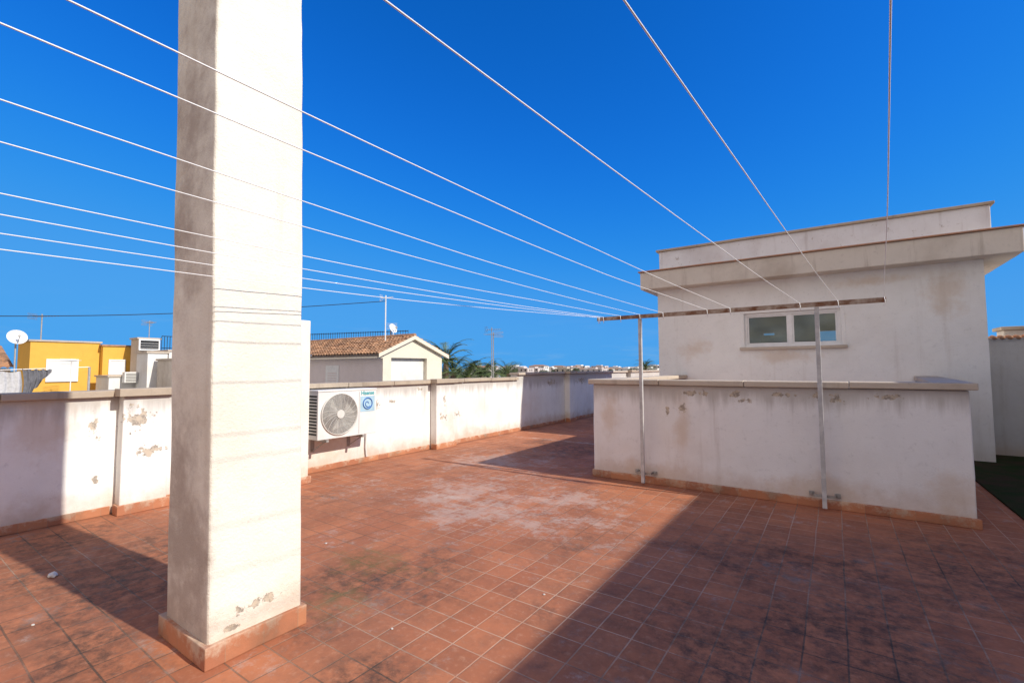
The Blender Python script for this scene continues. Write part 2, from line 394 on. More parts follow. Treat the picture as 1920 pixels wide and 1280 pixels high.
cb = math_(nt, 'MULTIPLY', mapr(nt, dt, 0.12, 0.45), mapr(nt, nz(nt, scaled(nt, v, (1.5,1.5,3)), 1.5, 7, 0.6), 0.34, 0.56, 0.35, 1.0))
col = mixc(nt, cb, col, (9.8,8.5,7.2))  # added warm-white cloud glow behind the camera, unseen, to lift the shade
bg = N(nt, 'ShaderNodeBackground', {'Color': col, 'Strength': 0.10})
wo = N(nt, 'ShaderNodeOutputWorld', {0: bg.outputs[0]})

sl = bpy.data.lights.new("sun", 'SUN'); sl.energy = 4.9; sl.angle = R(0.8); sl.color = (1.0, 0.94, 0.84)
so = bpy.data.objects.new("sun", sl); link(so); so.location = (10, 2, 12)
so.rotation_euler = (-sd).to_track_quat('-Z', 'Y').to_euler()

# ------------------------------------------------------------------ camera
cd = bpy.data.cameras.new("camera"); cam = bpy.data.objects.new("camera", cd); link(cam)
cd.sensor_width = 36; cd.lens = 36*870/1920; cd.clip_start = 0.05; cd.clip_end = 20000
cam.matrix_world = Matrix.Translation((0,0,1.6)) @ Matrix.Rotation(R(34.8),4,'Z') @ Matrix.Rotation(R(93.29),4,'X') @ Matrix.Rotation(R(-0.25),4,'Z')
S.camera = cam
S.view_settings.view_transform = 'Standard'; S.view_settings.look = 'None'; S.view_settings.exposure = 0

# ------------------------------------------------------------------ ground, sea, terrace floor
bm = B(); bmesh.ops.create_grid(bm, x_segments=2, y_segments=2, size=9000)
for v_ in bm.verts: v_.co.z = -7.0
part("ground", bm, simple("dry earth and scrub", (0.22,0.18,0.12), 0.95, scale=0.05, alt=(0.09,0.10,0.05)), kind="structure", label="dry town ground spreading to the horizon")
bm = B()
vs = [bm.verts.new(p_) for p_ in ((-9000,900,-6.9),(3000,900,-6.9),(3000,8900,-6.9),(-9000,8900,-6.9))]
bm.faces.new(vs)
part("water", bm, simple("sea water", (0.05,0.13,0.22), 0.25, scale=0.01), kind="structure", label="thin strip of blue sea at the horizon")
bm = B(); box(bm, -6.92, 6.2, -5, 32, -7.2, 0.0)
part("terrace_floor", bm, M_floor, kind="structure", label="weathered terracotta tiled roof terrace floor")
bm = B()
box(bm, 1.55, 3.28, 6.46, 11.84, 0.004, 0.02)
part("floor_sheet", bm, M_sheet, label="dark green sheet laid on the terrace tiles", cat="turf mat")  # one dark green sheet over the tiles in this corner
for cx, cy, sc in ((-5.05,1.0,0.03),(-4.2,0.75,0.010),(-2.3,2.0,0.008),(-1.75,2.9,0.007),(-3.9,2.6,0.009)):
    bm = B(); bmesh.ops.create_icosphere(bm, subdivisions=2, radius=sc)
    for v_ in bm.verts:
        v_.co = Vector((v_.co.x*1.3, v_.co.y, v_.co.z*0.6))*(1+0.5*noise.noise(v_.co*40+Vector((cx,cy,0)))) + Vector((cx,cy,sc*0.5))
    part("plaster_chip", bm, M_stone, label="small pale chip of fallen plaster on the tiles", cat="debris", group="plaster chips on the floor")

# ------------------------------------------------------------------ left parapet
def parapet():
    t = thing("parapet_wall", (-6.8, 8, 0), "long white plastered parapet with peeling paint and stone coping", "wall")
    bm = B(); gbox(bm, -6.9, -6.70, -5, 9.86, 0, 1.30, 0.17, 0.006)
    part("wall", bm, M_wall, t, bevel=0.01)
    bm = B(); gbox(bm, -6.9, -6.70, 9.86, 31.9, 0, 1.42, 0.25, 0.006)
    part("wall", bm, M_wall, t, bevel=0.01, label="higher shaded stretch of white wall")
    bm = B(); y = -5.0
    while y < 9.8:
        l = min(0.98, 9.86-y); a = random.uniform(-0.005, 0.005)
        gbox(bm, -6.95, -6.64, y+0.004, y+l-0.004, 1.302+a, 1.375+a, 0.3, 0.005); y += l
    part("coping", bm, M_cop, t, bevel=0.008)
    bm = B(); y = 9.86
    while y < 31.8:
        l = min(0.98, 31.9-y); a = random.uniform(-0.003, 0.003)
        gbox(bm, -6.95, -6.64, y+0.004, y+l-0.004, 1.422+a, 1.485+a, 0.5, 0.003); y += l
    part("coping", bm, M_copb, t, bevel=0.008)
    for (a, b, zt) in ((1.80, 2.24, 1.30), (6.76, 7.30, 1.30), (12.4, 12.75, 1.42), (17.5, 17.9, 1.42)):
        bm = B(); gbox(bm, -6.699, -6.53, a, b, 0, zt, 0.12, 0.005)
        part("pilaster", bm, M_wall, t, bevel=0.012)
        bm = B(); gbox(bm, -6.66, -6.47, a-0.05, b+0.05, zt+0.003, zt+0.09, 0.12, 0.004)
        part("coping", bm, M_cop, t, bevel=0.008)
        bm = B(); gbox(bm, -6.66, -6.50, a-0.025, b+0.025, 0.001, 0.11, 0.12, 0.004)
        part("skirting", bm, M_skirt, t, bevel=0.006)
    edges = [(-5,1.76),(2.29,3.25),(3.86,6.72),(7.34,12.36),(12.79,17.46),(17.94,31.9)]
    bm = B()
    for a, b in edges: gbox(bm, -6.72, -6.68, a, b, 0.001, 0.09, 0.25, 0.003)
    part("skirting", bm, M_skirt, t, bevel=0.005)
parapet()

t = thing("wall_pier", (-6.4, 3.55, 0), "slim white plastered pier against the parapet", "pillar")
bm = B(); gbox(bm, -6.695, -6.15, 3.3, 3.8, 0, 2.29, 0.15, 0.006); part("shaft", bm, M_col, t, bevel=0.012)
bm = B(); gbox(bm, -6.70, -6.12, 3.27, 3.83, 0.001, 0.10, 0.15, 0.004); part("skirting", bm, M_skirt, t, bevel=0.006)
bm = B(); tube(bm, [(-6.3,3.66,2.28),(-6.3,3.66,2.62)], 0.03, 10); tube(bm, [(-6.3,3.66,2.62),(-6.3,3.66,2.68)], 0.05, 10)
part("vent_pipe", bm, M_ochd, t)

# ------------------------------------------------------------------ big pillar
t = thing("pillar", (-3.13, 1.45, 0), "tall cream plastered rectangular pillar with terracotta tiled foot", "pillar")
def lean(v_):
    v_.co.x -= 0.017*v_.co.z; v_.co.y -= 0.010*v_.co.z
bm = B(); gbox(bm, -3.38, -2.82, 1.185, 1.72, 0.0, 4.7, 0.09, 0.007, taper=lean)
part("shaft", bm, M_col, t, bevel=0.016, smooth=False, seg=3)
bm = B(); gbox(bm, -3.43, -2.797, 1.16, 1.742, 0.001, 0.12, 0.07, 0.006)
part("skirting", bm, M_skirt, t, bevel=0.006)

# ------------------------------------------------------------------ box (light well) enclosure
t = thing("lightwell_enclosure", (-1, 8, 0), "low white plastered box wall with stone coping and stained paint", "low wall")
FY = 6.45
def splay(v_):
    v_.co.x += 0.3*(v_.co.y-FY)/4.4
bm = B(); gbox(bm, -3.0, 1.10, FY, FY+0.2, 0, 1.355, 0.16, 0.006); part("front_wall", bm, M_box, t, bevel=0.012)
bm = B(); gbox(bm, -3.0, -2.8, FY+0.2, 10.88, 0, 1.355, 0.2, 0.005); part("side_wall", bm, M_box, t, bevel=0.01)
bm = B(); gbox(bm, 0.90, 1.10, FY+0.2, 10.88, 0, 1.355, 0.2, 0.005, taper=splay); part("side_wall", bm, M_box, t, bevel=0.01)
bm = B(); x = -3.06
while x < 1.15:
    l = min(1.06, 1.16-x); a = random.uniform(-0.004, 0.004)
    gbox(bm, x+0.003, x+l-0.003, FY-0.06, FY+0.26, 1.358+a, 1.43+a, 0.25, 0.005); x += l
part("coping", bm, M_copb, t, bevel=0.01)
bm = B(); gbox(bm, -3.06, -2.74, FY+0.265, 10.87, 1.358, 1.43, 0.3, 0.004); part("coping", bm, M_copb, t, bevel=0.01)
bm = B(); gbox(bm, 0.84, 1.16, FY+0.265, 10.87, 1.358, 1.43, 0.3, 0.004, taper=splay); part("coping", bm, M_copb, t, bevel=0.01)
bm = B(); gbox(bm, -3.02, 1.13, FY-0.025, FY+0.02, 0.001, 0.10, 0.2, 0.004); part("skirting", bm, M_skirt, t, bevel=0.006)
bm = B(); gbox(bm, -3.025, -2.98, FY+0.02, 10.86, 0.001, 0.10, 0.3, 0.003); part("skirting", bm, M_skirt, t, bevel=0.006)

# ------------------------------------------------------------------ main rooftop building
t = thing("rooftop_building", (-0.6, 13, 0), "white rendered rooftop building with overhanging slab and small sliding window", "building")
BY = 10.9
wx0, wx1, wz0, wz1 = -1.56, 0.12, 2.02, 2.73
bm = B()
X0, X1, H = -3.38, 2.12, 3.40
gbox(bm, X0, wx0, BY, BY+0.25, 0, H, 0.25, 0.004)
gbox(bm, wx1, X1, BY, BY+0.25, 0, H, 0.25, 0.004)
gbox(bm, wx0, wx1, BY, BY+0.25, 0, wz0, 0.25, 0.003)
gbox(bm, wx0, wx1, BY, BY+0.25, wz1, H, 0.25, 0.003)
bmesh.ops.remove_doubles(bm, verts=bm.verts, dist=0.0005)
yb0, yb1 = 15.8, 16.0
box(bm, X0, -1.75, yb0, yb1, 0, H); box(bm, -1.45, -0.40, yb0, yb1, 0, H); box(bm, 0.05, X1, yb0, yb1, 0, H)
for a, b in ((-1.75,-1.45),(-0.40,0.05)):
    box(bm, a, b, yb0, yb1, 0, 2.25); box(bm, a, b, yb0, yb1, 2.62, H)
box(bm, X0, X0+0.2, BY+0.25, 15.8, 0, H); box(bm, X1-0.2, X1, BY+0.25, 15.8, 0, H)
part("wall", bm, M_bld, t)
bm = B(); gbox(bm, -3.66, 2.52, BY-0.38, 16.3, 3.40, 3.80, 0.22, 0.007); part("roof_slab", bm, M_slab, t, bevel=0.015)
bm = B(); gbox(bm, -3.70, 2.56, BY-0.42, BY-0.10, 3.803, 3.83, 0.25, 0.006)
gbox(bm, 2.30, 2.56, BY-0.09, 16.3, 3.803, 3.83, 0.3, 0.006)
part("drip_edge", bm, M_orange, t, bevel=0.006)
bm = B(); gbox(bm, X0+0.02, 2.26, BY+0.1, BY+0.28, 3.80, 4.34, 0.22, 0.006)
gbox(bm, X0+0.02, X0+0.2, BY+0.28, 16, 3.80, 4.34, 0.3, 0.005); gbox(bm, 2.08, 2.26, BY+0.28, 16, 3.80, 4.34, 0.3, 0.005)
part("upper_parapet", bm, M_upper, t, bevel=0.01)
bm = B(); gbox(bm, X0-0.04, 2.31, BY+0.05, BY+0.33, 4.343, 4.39, 0.25, 0.006)
gbox(bm, X0-0.04, X0+0.25, BY+0.33, 16, 4.343, 4.39, 0.3, 0.005); gbox(bm, 2.03, 2.31, BY+0.33, 16, 4.343, 4.39, 0.3, 0.005)
part("coping", bm, M_cop, t, bevel=0.008)
bm = B()
mx = (wx0+wx1)/2
box(bm, wx0+0.06, wx1-0.06, BY+0.10, BY+0.102, wz0+0.05, wz1-0.05)
win = part("window", bm, M_glass, t)
bm = B()
f = 0.055; ya, yb = BY+0.05, BY+0.14
box(bm, wx0-0.01, wx1+0.01, ya, yb, wz1-f, wz1+0.0); box(bm, wx0-0.01, wx1+0.01, ya, yb, wz0, wz0+f)
box(bm, wx0, wx0+f, ya, yb, wz0+f, wz1-f); box(bm, wx1-f, wx1, ya, yb, wz0+f, wz1-f)
box(bm, mx-0.035, mx+0.035, ya+0.01, yb, wz0+f, wz1-f)
for a, b in ((wx0+f, mx-0.035), (mx+0.035, wx1-f)):
    g = 0.03
    box(bm, a, b, ya+0.02, yb-0.01, wz0+f, wz0+f+g); box(bm, a, b, ya+0.02, yb-0.01, wz1-f-g, wz1-f)
    box(bm, a, a+g, ya+0.02, yb-0.01, wz0+f+g, wz1-f-g); box(bm, b-g, b, ya+0.02, yb-0.01, wz0+f+g, wz1-f-g)
part("frame", bm, M_alu, win, bevel=0.004)
bm = B(); box(bm, wx0-0.09, wx1+0.09, BY-0.07, BY+0.05, wz0-0.06, wz0-0.002); part("sill", bm, M_copb, win, bevel=0.008)
bm = B(); box(bm, wx0-0.07, wx1+0.07, BY-0.006, BY+0.04, wz1+0.002, wz1+0.06)
box(bm, wx0-0.07, wx0-0.012, BY-0.006, BY+0.04, wz0, wz1); box(bm, wx1+0.012, wx1+0.07, BY-0.006, BY+0.04, wz0, wz1)
part("surround", bm, M_bld, win, bevel=0.004)
bm = B(); box(bm, -1.3, -0.72, 11.3, 11.9, 1.5, 2.28); part("storage_box", bm, M_copb, t, bevel=0.01, label="pale box standing inside the window")
bm = B()
tube(bm, [(1.25,11.9,4.0),(1.25,11.9,4.62)], 0.012); tube(bm, [(1.55,11.9,4.0),(1.55,11.9,4.6)], 0.012); tube(bm, [(1.25,11.9,4.60),(1.55,11.9,4.60)], 0.012); tube(bm, [(1.25,11.9,4.54),(1.55,11.9,4.48)], 0.012)
part("red_rail", bm, M_red, label="small red metal frame on the rooftop building", cat="metal frame")

# ------------------------------------------------------------------ wall beyond right + tall neighbour casting the shade
t = thing("garden_wall", (2.8, 12, 0), "white wall topped with clay tiles beside the building", "wall")
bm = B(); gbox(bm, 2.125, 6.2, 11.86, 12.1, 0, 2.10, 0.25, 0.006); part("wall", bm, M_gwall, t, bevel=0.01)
bm = B()
x = 2.18
while x < 6.2:
    tube(bm, [(x, 11.80, 2.105), (x, 11.98, 2.13), (x, 12.16, 2.105)], 0.035, 8); x += 0.10
part("tile_coping", bm, M_orange, t, smooth=True)
t = thing("chimney", (3.1, 13.3, 0), "small plastered chimney with clay cap", "chimney")
bm = B(); gbox(bm, 2.75, 3.3, 13.0, 13.5, 0, 2.30, 0.2, 0.005); part("stack", bm, M_slab, t, bevel=0.01)
bm = B(); gbox(bm, 2.70, 3.35, 12.93, 13.57, 2.303, 2.37, 0.2, 0.005); part("cap", bm, M_cop, t, bevel=0.01)

t = thing("stair_tower", (4.7, 3.5, 0), "plain white rendered stair tower beside the terrace", "building")
bm = B(); gbox(bm, 3.3, 6.1, -4.8, 11.83, 0, 3.30, 0.5, 0.004); part("wall", bm, M_bld, t, bevel=0.01)
bm = B(); gbox(bm, 3.26, 6.15, -4.85, 11.84, 3.302, 3.37, 0.4, 0.005); part("coping", bm, M_cop, t, bevel=0.008)
bm = B(); box(bm, 3.262, 3.296, 0.6, 1.5, 0.01, 2.05); d_ = part("door", bm, M_steel, t)
bm = B(); box(bm, 3.235, 3.260, 0.68, 0.72, 1.0, 1.14); part("handle", bm, M_dark, d_)

# ------------------------------------------------------------------ clothes line racks
t = thing("clothesline_rack", (-1.2, 6.3, 0), "rusty iron clothesline rack on two grey steel posts", "clothesline rack")
zb = 2.28
bm = B()
box(bm, -2.84, 0.47, 6.275, 6.281, zb, zb+0.055); box(bm, -2.84, 0.47, 6.281, 6.325, zb+0.049, zb+0.055)
part("crossbar", bm, M_rust, t, label="rusted angle iron crossbar")
for px in (-2.21, -0.15):
    bm = B(); gbox(bm, px-0.022, px+0.022, 6.285, 6.325, 0.03, zb-0.002, 0.3, 0.001); part("post", bm, M_post, t, bevel=0.003)
    bm = B()
    box(bm, px-0.10, px+0.10, 6.33, 6.336, 0.14, 0.17); box(bm, px-0.10, px-0.094, 6.336, 6.44, 0.14, 0.17); box(bm, px+0.094, px+0.10, 6.336, 6.44, 0.14, 0.17)
    box(bm, px-0.15, px-0.102, 6.42, 6.444, 0.13, 0.175); box(bm, px+0.102, px+0.15, 6.42, 6.444, 0.13, 0.175)
    for bx in (-0.125, 0.125):
        tube(bm, [(px+bx, 6.405, 0.152), (px+bx, 6.425, 0.152)], 0.010, 6)
    part("bracket", bm, M_steel, t)
t = thing("clothesline_rack", (-1.5, -2, 0), "second iron clothesline rack on two steel posts", "clothesline rack")
bm = B()
tube(bm, [(-3.2,-2,1.96),(-2.1,-2,2.24),(0.1,-2,2.29)], 0.025, 6)
part("crossbar", bm, M_rust, t)
for px, zt in ((-2.6, 2.10), (-0.4, 2.27)):
    bm = B(); gbox(bm, px-0.022, px+0.022, -2.02, -1.98, 0.0, zt, 0.3, 0.001); part("post", bm, M_post, t, bevel=0.003)

lines = [  # x at rack, near point x, y, z
 (-2.82,-2.60,0.34,2.061),(-2.80,-2.70,0.35,2.142),(-2.74,-2.50,0.325,2.171),(-2.48,-2.35,0.31,2.211),
 (-2.2,-2.08,0.25,2.30),(-1.88,-1.75,0.2,2.30),(-1.32,-1.36,0.15,2.30),(-1.05,-1.17,0.2,2.30),
 (-0.31,-0.68,0.556,2.30),(0.05,-0.307,0.816,2.30),(0.455,0.112,1.107,2.30)]
for i, (xb, xn, yn, zn) in enumerate(lines):
    k = (6.3+2)/(6.3-yn)
    sag = 0.05*(0.8+0.4*random.Random(i).random())
    zn += sag*math.sin(math.pi/k)
    a = Vector((xb, 6.29, zb+0.055)); e = Vector((xb+(xn-xb)*k, -2.0, zb+0.055+(zn-zb-0.055)*k))
    kink = random.uniform(0.15, 0.6); ka = random.uniform(-0.012, 0.012)
    pts = []
    for j in range(61):
        s = j/60
        p_ = a.lerp(e, s)
        p_.z -= sag*math.sin(math.pi*s)
        p_.z += ka*max(0, 1-abs(s-kink)*5)
        p_.x += 0.004*math.sin(s*9+i)*math.sin(math.pi*min(1, s*1.3))
        pts.append(p_)
    bm = B(); tube(bm, pts, 0.0020, 10)
    tube(bm, [a+Vector((0,-0.02,0.0)), a+Vector((0.005,-0.03,-0.03)), a+Vector((0.005,-0.02,-0.07)), a+Vector((-0.01,0.02,-0.085))], 0.004, 5)
    part("clothesline", bm, M_wire, label="thin white clothesline tied to the rusty crossbar", cat="clothesline", group="clotheslines strung over the terrace", smooth=True)

# ------------------------------------------------------------------ air conditioner
t = thing("air_conditioner_unit", (-6.5, 4.55, 0.54), "white outdoor air conditioner unit on steel wall brackets", "air conditioner")
ax0, ax1, ay0, ay1, az0, az1 = -6.64, -6.33, 4.05, 5.12, 0.54, 1.28
bm = B(); box(bm, ax0, ax1, ay0, ay1, az0, az1-0.03); box(bm, ax0-0.006, ax1+0.008, ay0-0.008, ay1+0.008, az1-0.028, az1)
body = part("casing", bm, M_acbody, t, bevel=0.008)
fc = Vector((ax1, 4.42, 0.905)); fr = 0.31
bm = B()
ring = [bm.verts.new((ax1+0.003, fc.y+fr*math.cos(a*math.pi/24), fc.z+fr*math.sin(a*math.pi/24))) for a in range(48)]
bm.faces.new(ring)
part("fan_opening", bm, M_fanbg, t)
bm = B()
tube(bm, [(ax1+0.004, fc.y, fc.z), (ax1+0.02, fc.y, fc.z)], 0.06, 16)
for k in range(3):
    a0 = 2*math.pi*k/3+0.4; prev = None
    for s in range(9):
        rr = 0.05+0.225*s/8; tw = 0.35+0.05*s
        aa = a0+0.35*s/8
        p1 = bm.verts.new((ax1+0.006, fc.y+rr*math.cos(aa-tw), fc.z+rr*math.sin(aa-tw)))
        p2 = bm.verts.new((ax1+0.018, fc.y+rr*math.cos(aa+tw), fc.z+rr*math.sin(aa+tw)))
        if prev: bm.faces.new((prev[0], prev[1], p2, p1))
        prev = (p1, p2)
part("fan", bm, M_fan, t)
bm = B()
for k in range(17): torus(bm, (ax1+0.026, fc.y, fc.z), 0.065+k*0.0153, 0.0031, n=40, m=4)
torus(bm, (ax1+0.014, fc.y, fc.z), fr+0.004, 0.012, n=48, m=6)
for k in range(20):
    a = 2*math.pi*k/20
    pts = [(ax1+0.029, fc.y+rr*math.cos(a+rr*1.6), fc.z+rr*math.sin(a+rr*1.6)) for rr in (0.06,0.12,0.18,0.24,0.31)]
    tube(bm, pts, 0.0022, 4)
tube(bm, [(ax1+0.02, fc.y, fc.z), (ax1+0.034, fc.y, fc.z)], 0.066, 20)
part("fan_grille", bm, M_grill, t)
bm = B()
for k in range(13):
    z = az0+0.07+k*0.047
    box(bm, ax0+0.03, ax1-0.03, ay0-0.003, ay0+0.0, z, z+0.026)
part("side_vent", bm, M_dark, t)
bm = B(); box(bm, ax1+0.001, ax1+0.003, 4.775, 4.778, az0+0.02, az1-0.05); part("panel_seam", bm, M_dark, t)
bm = B(); gy, gz = 4.94, 1.035
box(bm, ax1+0.001, ax1+0.004, gy-0.14, gy+0.14, gz-0.13, gz+0.12)
logo = part("sticker", bm, simple("pale blue sticker", (0.40,0.58,0.68), 0.4, var=0.15), t, label="pale blue square sticker with dark swirl emblem")
bm = B()
pts = [(ax1+0.006, gy+(0.010+0.009*s)*math.cos(s*0.85), gz+(0.010+0.009*s)*math.sin(s*0.85)) for s in [q*0.5 for q in range(14)]]
tube(bm, pts, 0.008, 4); torus(bm, (ax1+0.006, gy, gz), 0.088, 0.011, n=28, m=4)
part("swirl", bm, M_blue, logo)
tx = bpy.data.curves.new("txt", 'FONT'); tx.body = "Hisense"; tx.size = 0.092; tx.extrude = 0.001; tx.offset = 0.0018; tx.align_x = 'CENTER'
to = bpy.data.objects.new("txt", tx); link(to); bpy.context.view_layer.update()
me = bpy.data.meshes.new_from_object(to.evaluated_get(bpy.context.evaluated_depsgraph_get()))
bpy.data.objects.remove(to)
bm = B(); bm.from_mesh(me)
for v_ in bm.verts:
    x_, y_, z_ = v_.co; v_.co = Vector((ax1+0.003+z_, 4.94+x_*0.88, 1.178+y_))
part("lettering", bm, M_teal, t)
for by in (4.2, 4.85):
    bm = B()
    box(bm, -6.69, -6.30, by-0.02, by+0.02, az0-0.04, az0-0.006); box(bm, -6.697, -6.69, by-0.03, by+0.03, az0-0.22, az0+0.02)
    tube(bm, [(-6.68, by, az0-0.20), (-6.38, by, az0-0.045)], 0.009, 5)
    part("bracket", bm, M_steel, t)
bm = B()
tube(bm, [(-6.66, 5.14, 0.7), (-6.66, 5.18, 0.55), (-6.67, 5.18, 0.25), (-6.67, 5.2, 0.1)], 0.014, 6)
part("pipe", bm, M_shut, t)

# ------------------------------------------------------------------ roofs & neighbours
def roof_slope(bm, a0, a1, e0, e1, ncol, nrow, amp=0.05):
    a0, a1, e0, e1 = map(Vector, (a0, a1, e0, e1))
    nrm = (a1-a0).cross(e0-a0).normalized()
    if nrm.z < 0: nrm = -nrm
    per = 6; g = []; rj = random.Random(4)
    for j in range(nrow*2+1):
        rw = []
        t_ = (j//2 + (0 if j % 2 == 0 else 0.98))/nrow if j < nrow*2 else 1.0
        st = 0.0 if j % 2 == 0 else 0.045
        jit = [rj.uniform(-0.012, 0.012) for _ in range(ncol+1)]
        for i in range(ncol*per+1):
            s = i/(ncol*per)
            p_ = a0.lerp(a1, s).lerp(e0.lerp(e1, s), min(t_, 1))
            h = amp*abs(math.sin(math.pi*i/per))
            rw.append(bm.verts.new(p_ + nrm*(h+st+jit[i//per])))
        g.append(rw)
    for j in range(len(g)-1):
        for i in range(ncol*per):
            bm.faces.new((g[j][i], g[j][i+1], g[j+1][i+1], g[j+1][i]))

t = thing("tiled_house", (-18, 13.1, -7), "small cream house with clay tiled gable roof", "house")
hx0, hx1, hy0, hy1 = -23.5, -14.0, 11.6, 14.8
ze, zr = 2.16, 2.86; hm = 13.1
bm = B()
box(bm, hx0, hx1-0.02, hy0, hy0+0.2, -7, ze); box(bm, hx0, hx1-0.02, hy1-0.2, hy1, -7, ze)
part("side_wall", bm, M_pinkshade, t)
bm = B()
oy0, oy1, oz0, oz1 = 12.0, 13.9, 0.6, 2.02
def quad(bm, pts, mi=0):
    f_ = bm.faces.new([bm.verts.new(p_) for p_ in pts]); f_.material_index = mi
for xx in (hx1, hx1-0.16):
    quad(bm, [(xx,hy0,-7),(xx,oy0,-7),(xx,oy0,ze),(xx,hy0,ze)])
    quad(bm, [(xx,oy1,-7),(xx,hy1,-7),(xx,hy1,ze),(xx,oy1,ze)])
    quad(bm, [(xx,oy0,-7),(xx,oy1,-7),(xx,oy1,oz0),(xx,oy0,oz0)])
    quad(bm, [(xx,oy0,oz1),(xx,oy1,oz1),(xx,oy1,ze),(xx,oy0,ze)])
    quad(bm, [(xx,hy0,ze),(xx,hy1,ze),(xx,hm,zr)])
quad(bm, [(hx1,oy0,oz0),(hx1,oy1,oz0),(hx1-0.16,oy1,oz0),(hx1-0.16,oy0,oz0)])
quad(bm, [(hx1,oy0,oz1),(hx1,oy1,oz1),(hx1-0.16,oy1,oz1),(hx1-0.16,oy0,oz1)])
for yy in (oy0, oy1): quad(bm, [(hx1,yy,oz0),(hx1-0.16,yy,oz0),(hx1-0.16,yy,oz1),(hx1,yy,oz1)])
part("gable_wall", bm, M_cream, t)
bm = B(); box(bm, -14.30, -14.18, 11.85, 14.55, -1, ze); part("porch_back_wall", bm, M_nwhite, t)
bm = B()
roof_slope(bm, (hx0,hm,zr+0.04),(hx1+0.14,hm,zr+0.04),(hx0,hy0-0.3,ze-0.02),(hx1+0.14,hy0-0.3,ze-0.02), 52, 9, 0.05)
roof_slope(bm, (hx0,hm,zr+0.04),(hx1+0.14,hm,zr+0.04),(hx0,hy1+0.3,ze-0.02),(hx1+0.14,hy1+0.3,ze-0.02), 52, 9, 0.05)
tube(bm, [(hx0,hm,zr+0.08),(hx1+0.14,hm,zr+0.08)], 0.08, 8)
part("roof", bm, M_tile, t)
bm = B()
for (ya_, yb_) in ((hy0-0.3, hm), (hy1+0.3, hm)):
    a = Vector((hx1+0.145, ya_, ze-0.14)); b = Vector((hx1+0.145, yb_, zr-0.08))
    quad(bm, [a, b, b+Vector((0,0,0.15)), a+Vector((0,0,0.15))])
    quad(bm, [a, b, b+Vector((-0.14,0,0)), a+Vector((-0.14,0,0))])
part("barge_board", bm, M_cream, t)
bm = B()
box(bm, hx0, hx1, hy0-0.28, hy0-0.002, ze-0.16, ze-0.10)
part("eave", bm, M_cream, t)
bm = B()
box(bm, -17.6, -16.7, hy0-0.02, hy0-0.003, -0.3, 1.75); part("door", bm, M_shut, t)
bm = B()
for k in range(9): box(bm, -17.45, -16.85, hy0-0.03, hy0-0.022, 0.6+k*0.1, 0.65+k*0.1)
part("louvre", bm, M_pinkshade, t)

def flat_house(x0,x1,y0,y1,zt,mat,label,wins=(),name="flat_roof_house",group=None,cop=None):
    t = thing(name, ((x0+x1)/2,(y0+y1)/2,-7), label, "house", group)
    cop = cop or M_copb
    bm = B(); box(bm, x0, x1, y0, y1, -7, zt-0.08); part("wall", bm, mat, t)
    bm = B(); box(bm, x0-0.06, x1+0.06, y0-0.06, y0+0.2, zt-0.078, zt); box(bm, x0-0.06, x1+0.06, y1-0.2, y1+0.06, zt-0.078, zt)
    box(bm, x0-0.06, x0+0.2, y0+0.2, y1-0.2, zt-0.078, zt); box(bm, x1-0.2, x1+0.06, y0+0.2, y1-0.2, zt-0.078, zt)
    part("coping", bm, cop, t)
    for (ya_, yb_, za, zb_, m_) in wins:
        bm = B(); box(bm, x1+0.01, x1+0.035, ya_, yb_, za, zb_)
        w_ = part("window", bm, m_, t)
        bm = B(); g=0.06
        box(bm, x1+0.003, x1+0.06, ya_-g, yb_+g, zb_, zb_+g); box(bm, x1+0.003, x1+0.08, ya_-g, yb_+g, za-g, za)
        box(bm, x1+0.003, x1+0.06, ya_-g, ya_, za, zb_); box(bm, x1+0.003, x1+0.06, yb_, yb_+g, za, zb_)
        for q in range(int((zb_-za)/0.12)):
            box(bm, x1+0.036, x1+0.040, ya_, yb_, za+0.05+q*0.12, za+0.06+q*0.12)
        part("frame", bm, M_alu, w_)
    return t
flat_house(-13.6,-10.5,15.2,22,0.95,M_nwhite,"low white flat roofed house beyond the parapet")
flat_house(-32.6,-30,4.8,7.25,3.0,M_ochre,"ochre yellow house with white roller shutters", [(5.40,6.40,1.12,2.06,M_shut)])
flat_house(-32.6,-29.6,7.26,8.75,2.85,M_ochre,"ochre yellow house wing with barred window", [(7.55,8.1,1.42,2.06,M_shut)],cop=M_tile)
flat_house(-29.4,-27.5,7.0,8.2,1.35,M_nwhite,"low white roof wall in front of the yellow house")
flat_house(-32,-26,8.8,13.0,2.55,M_nwhite,"white flat roofed house with stained walls", [(9.0,9.3,1.3,1.9,M_dark)])
flat_house(-27.4,-26,7.98,8.76,2.45,M_nwhite,"narrow white stair block beside the yellow house")
flat_house(-29.2,-28.2,8.25,9.15,3.2,M_copb,"small dark glazed rooftop hut on the white house", [(8.32,9.08,2.62,3.06,M_dark)], name="rooftop_hut")
flat_house(-25.8,-23.6,8.3,11.0,2.1,M_slab,"grey weathered rooftop shed", name="rooftop_shed")
flat_house(-24,-9,-4,7.6,0.62,M_nwhite,"broad white terrace house below the parapet")
flat_house(-40,-27,14.0,22,2.2,M_nwhite,"white flat roofed house among palms")
for yy in (7.75,):
    t = thing("air_conditioner_unit", (-27.3,yy,0.9), "distant beige air conditioner with slatted front", "air conditioner")
    bm = B(); box(bm, -27.4,-27.05,yy-0.3,yy+0.2,1.0,1.5); part("casing", bm, M_acbody, t, bevel=0.02)
    bm = B()
    for q in range(6): box(bm, -27.05,-27.03,yy-0.25,yy+0.15,1.06+q*0.07,1.09+q*0.07)
    part("side_vent", bm, M_fanbg, t)
t = thing("tiled_house", (-37, 3, -7), "white house with brown clay tiled roof", "house")
bm = B(); box(bm, -40,-33,0.5,4.65,-7,1.7); part("wall", bm, M_nwhite, t)
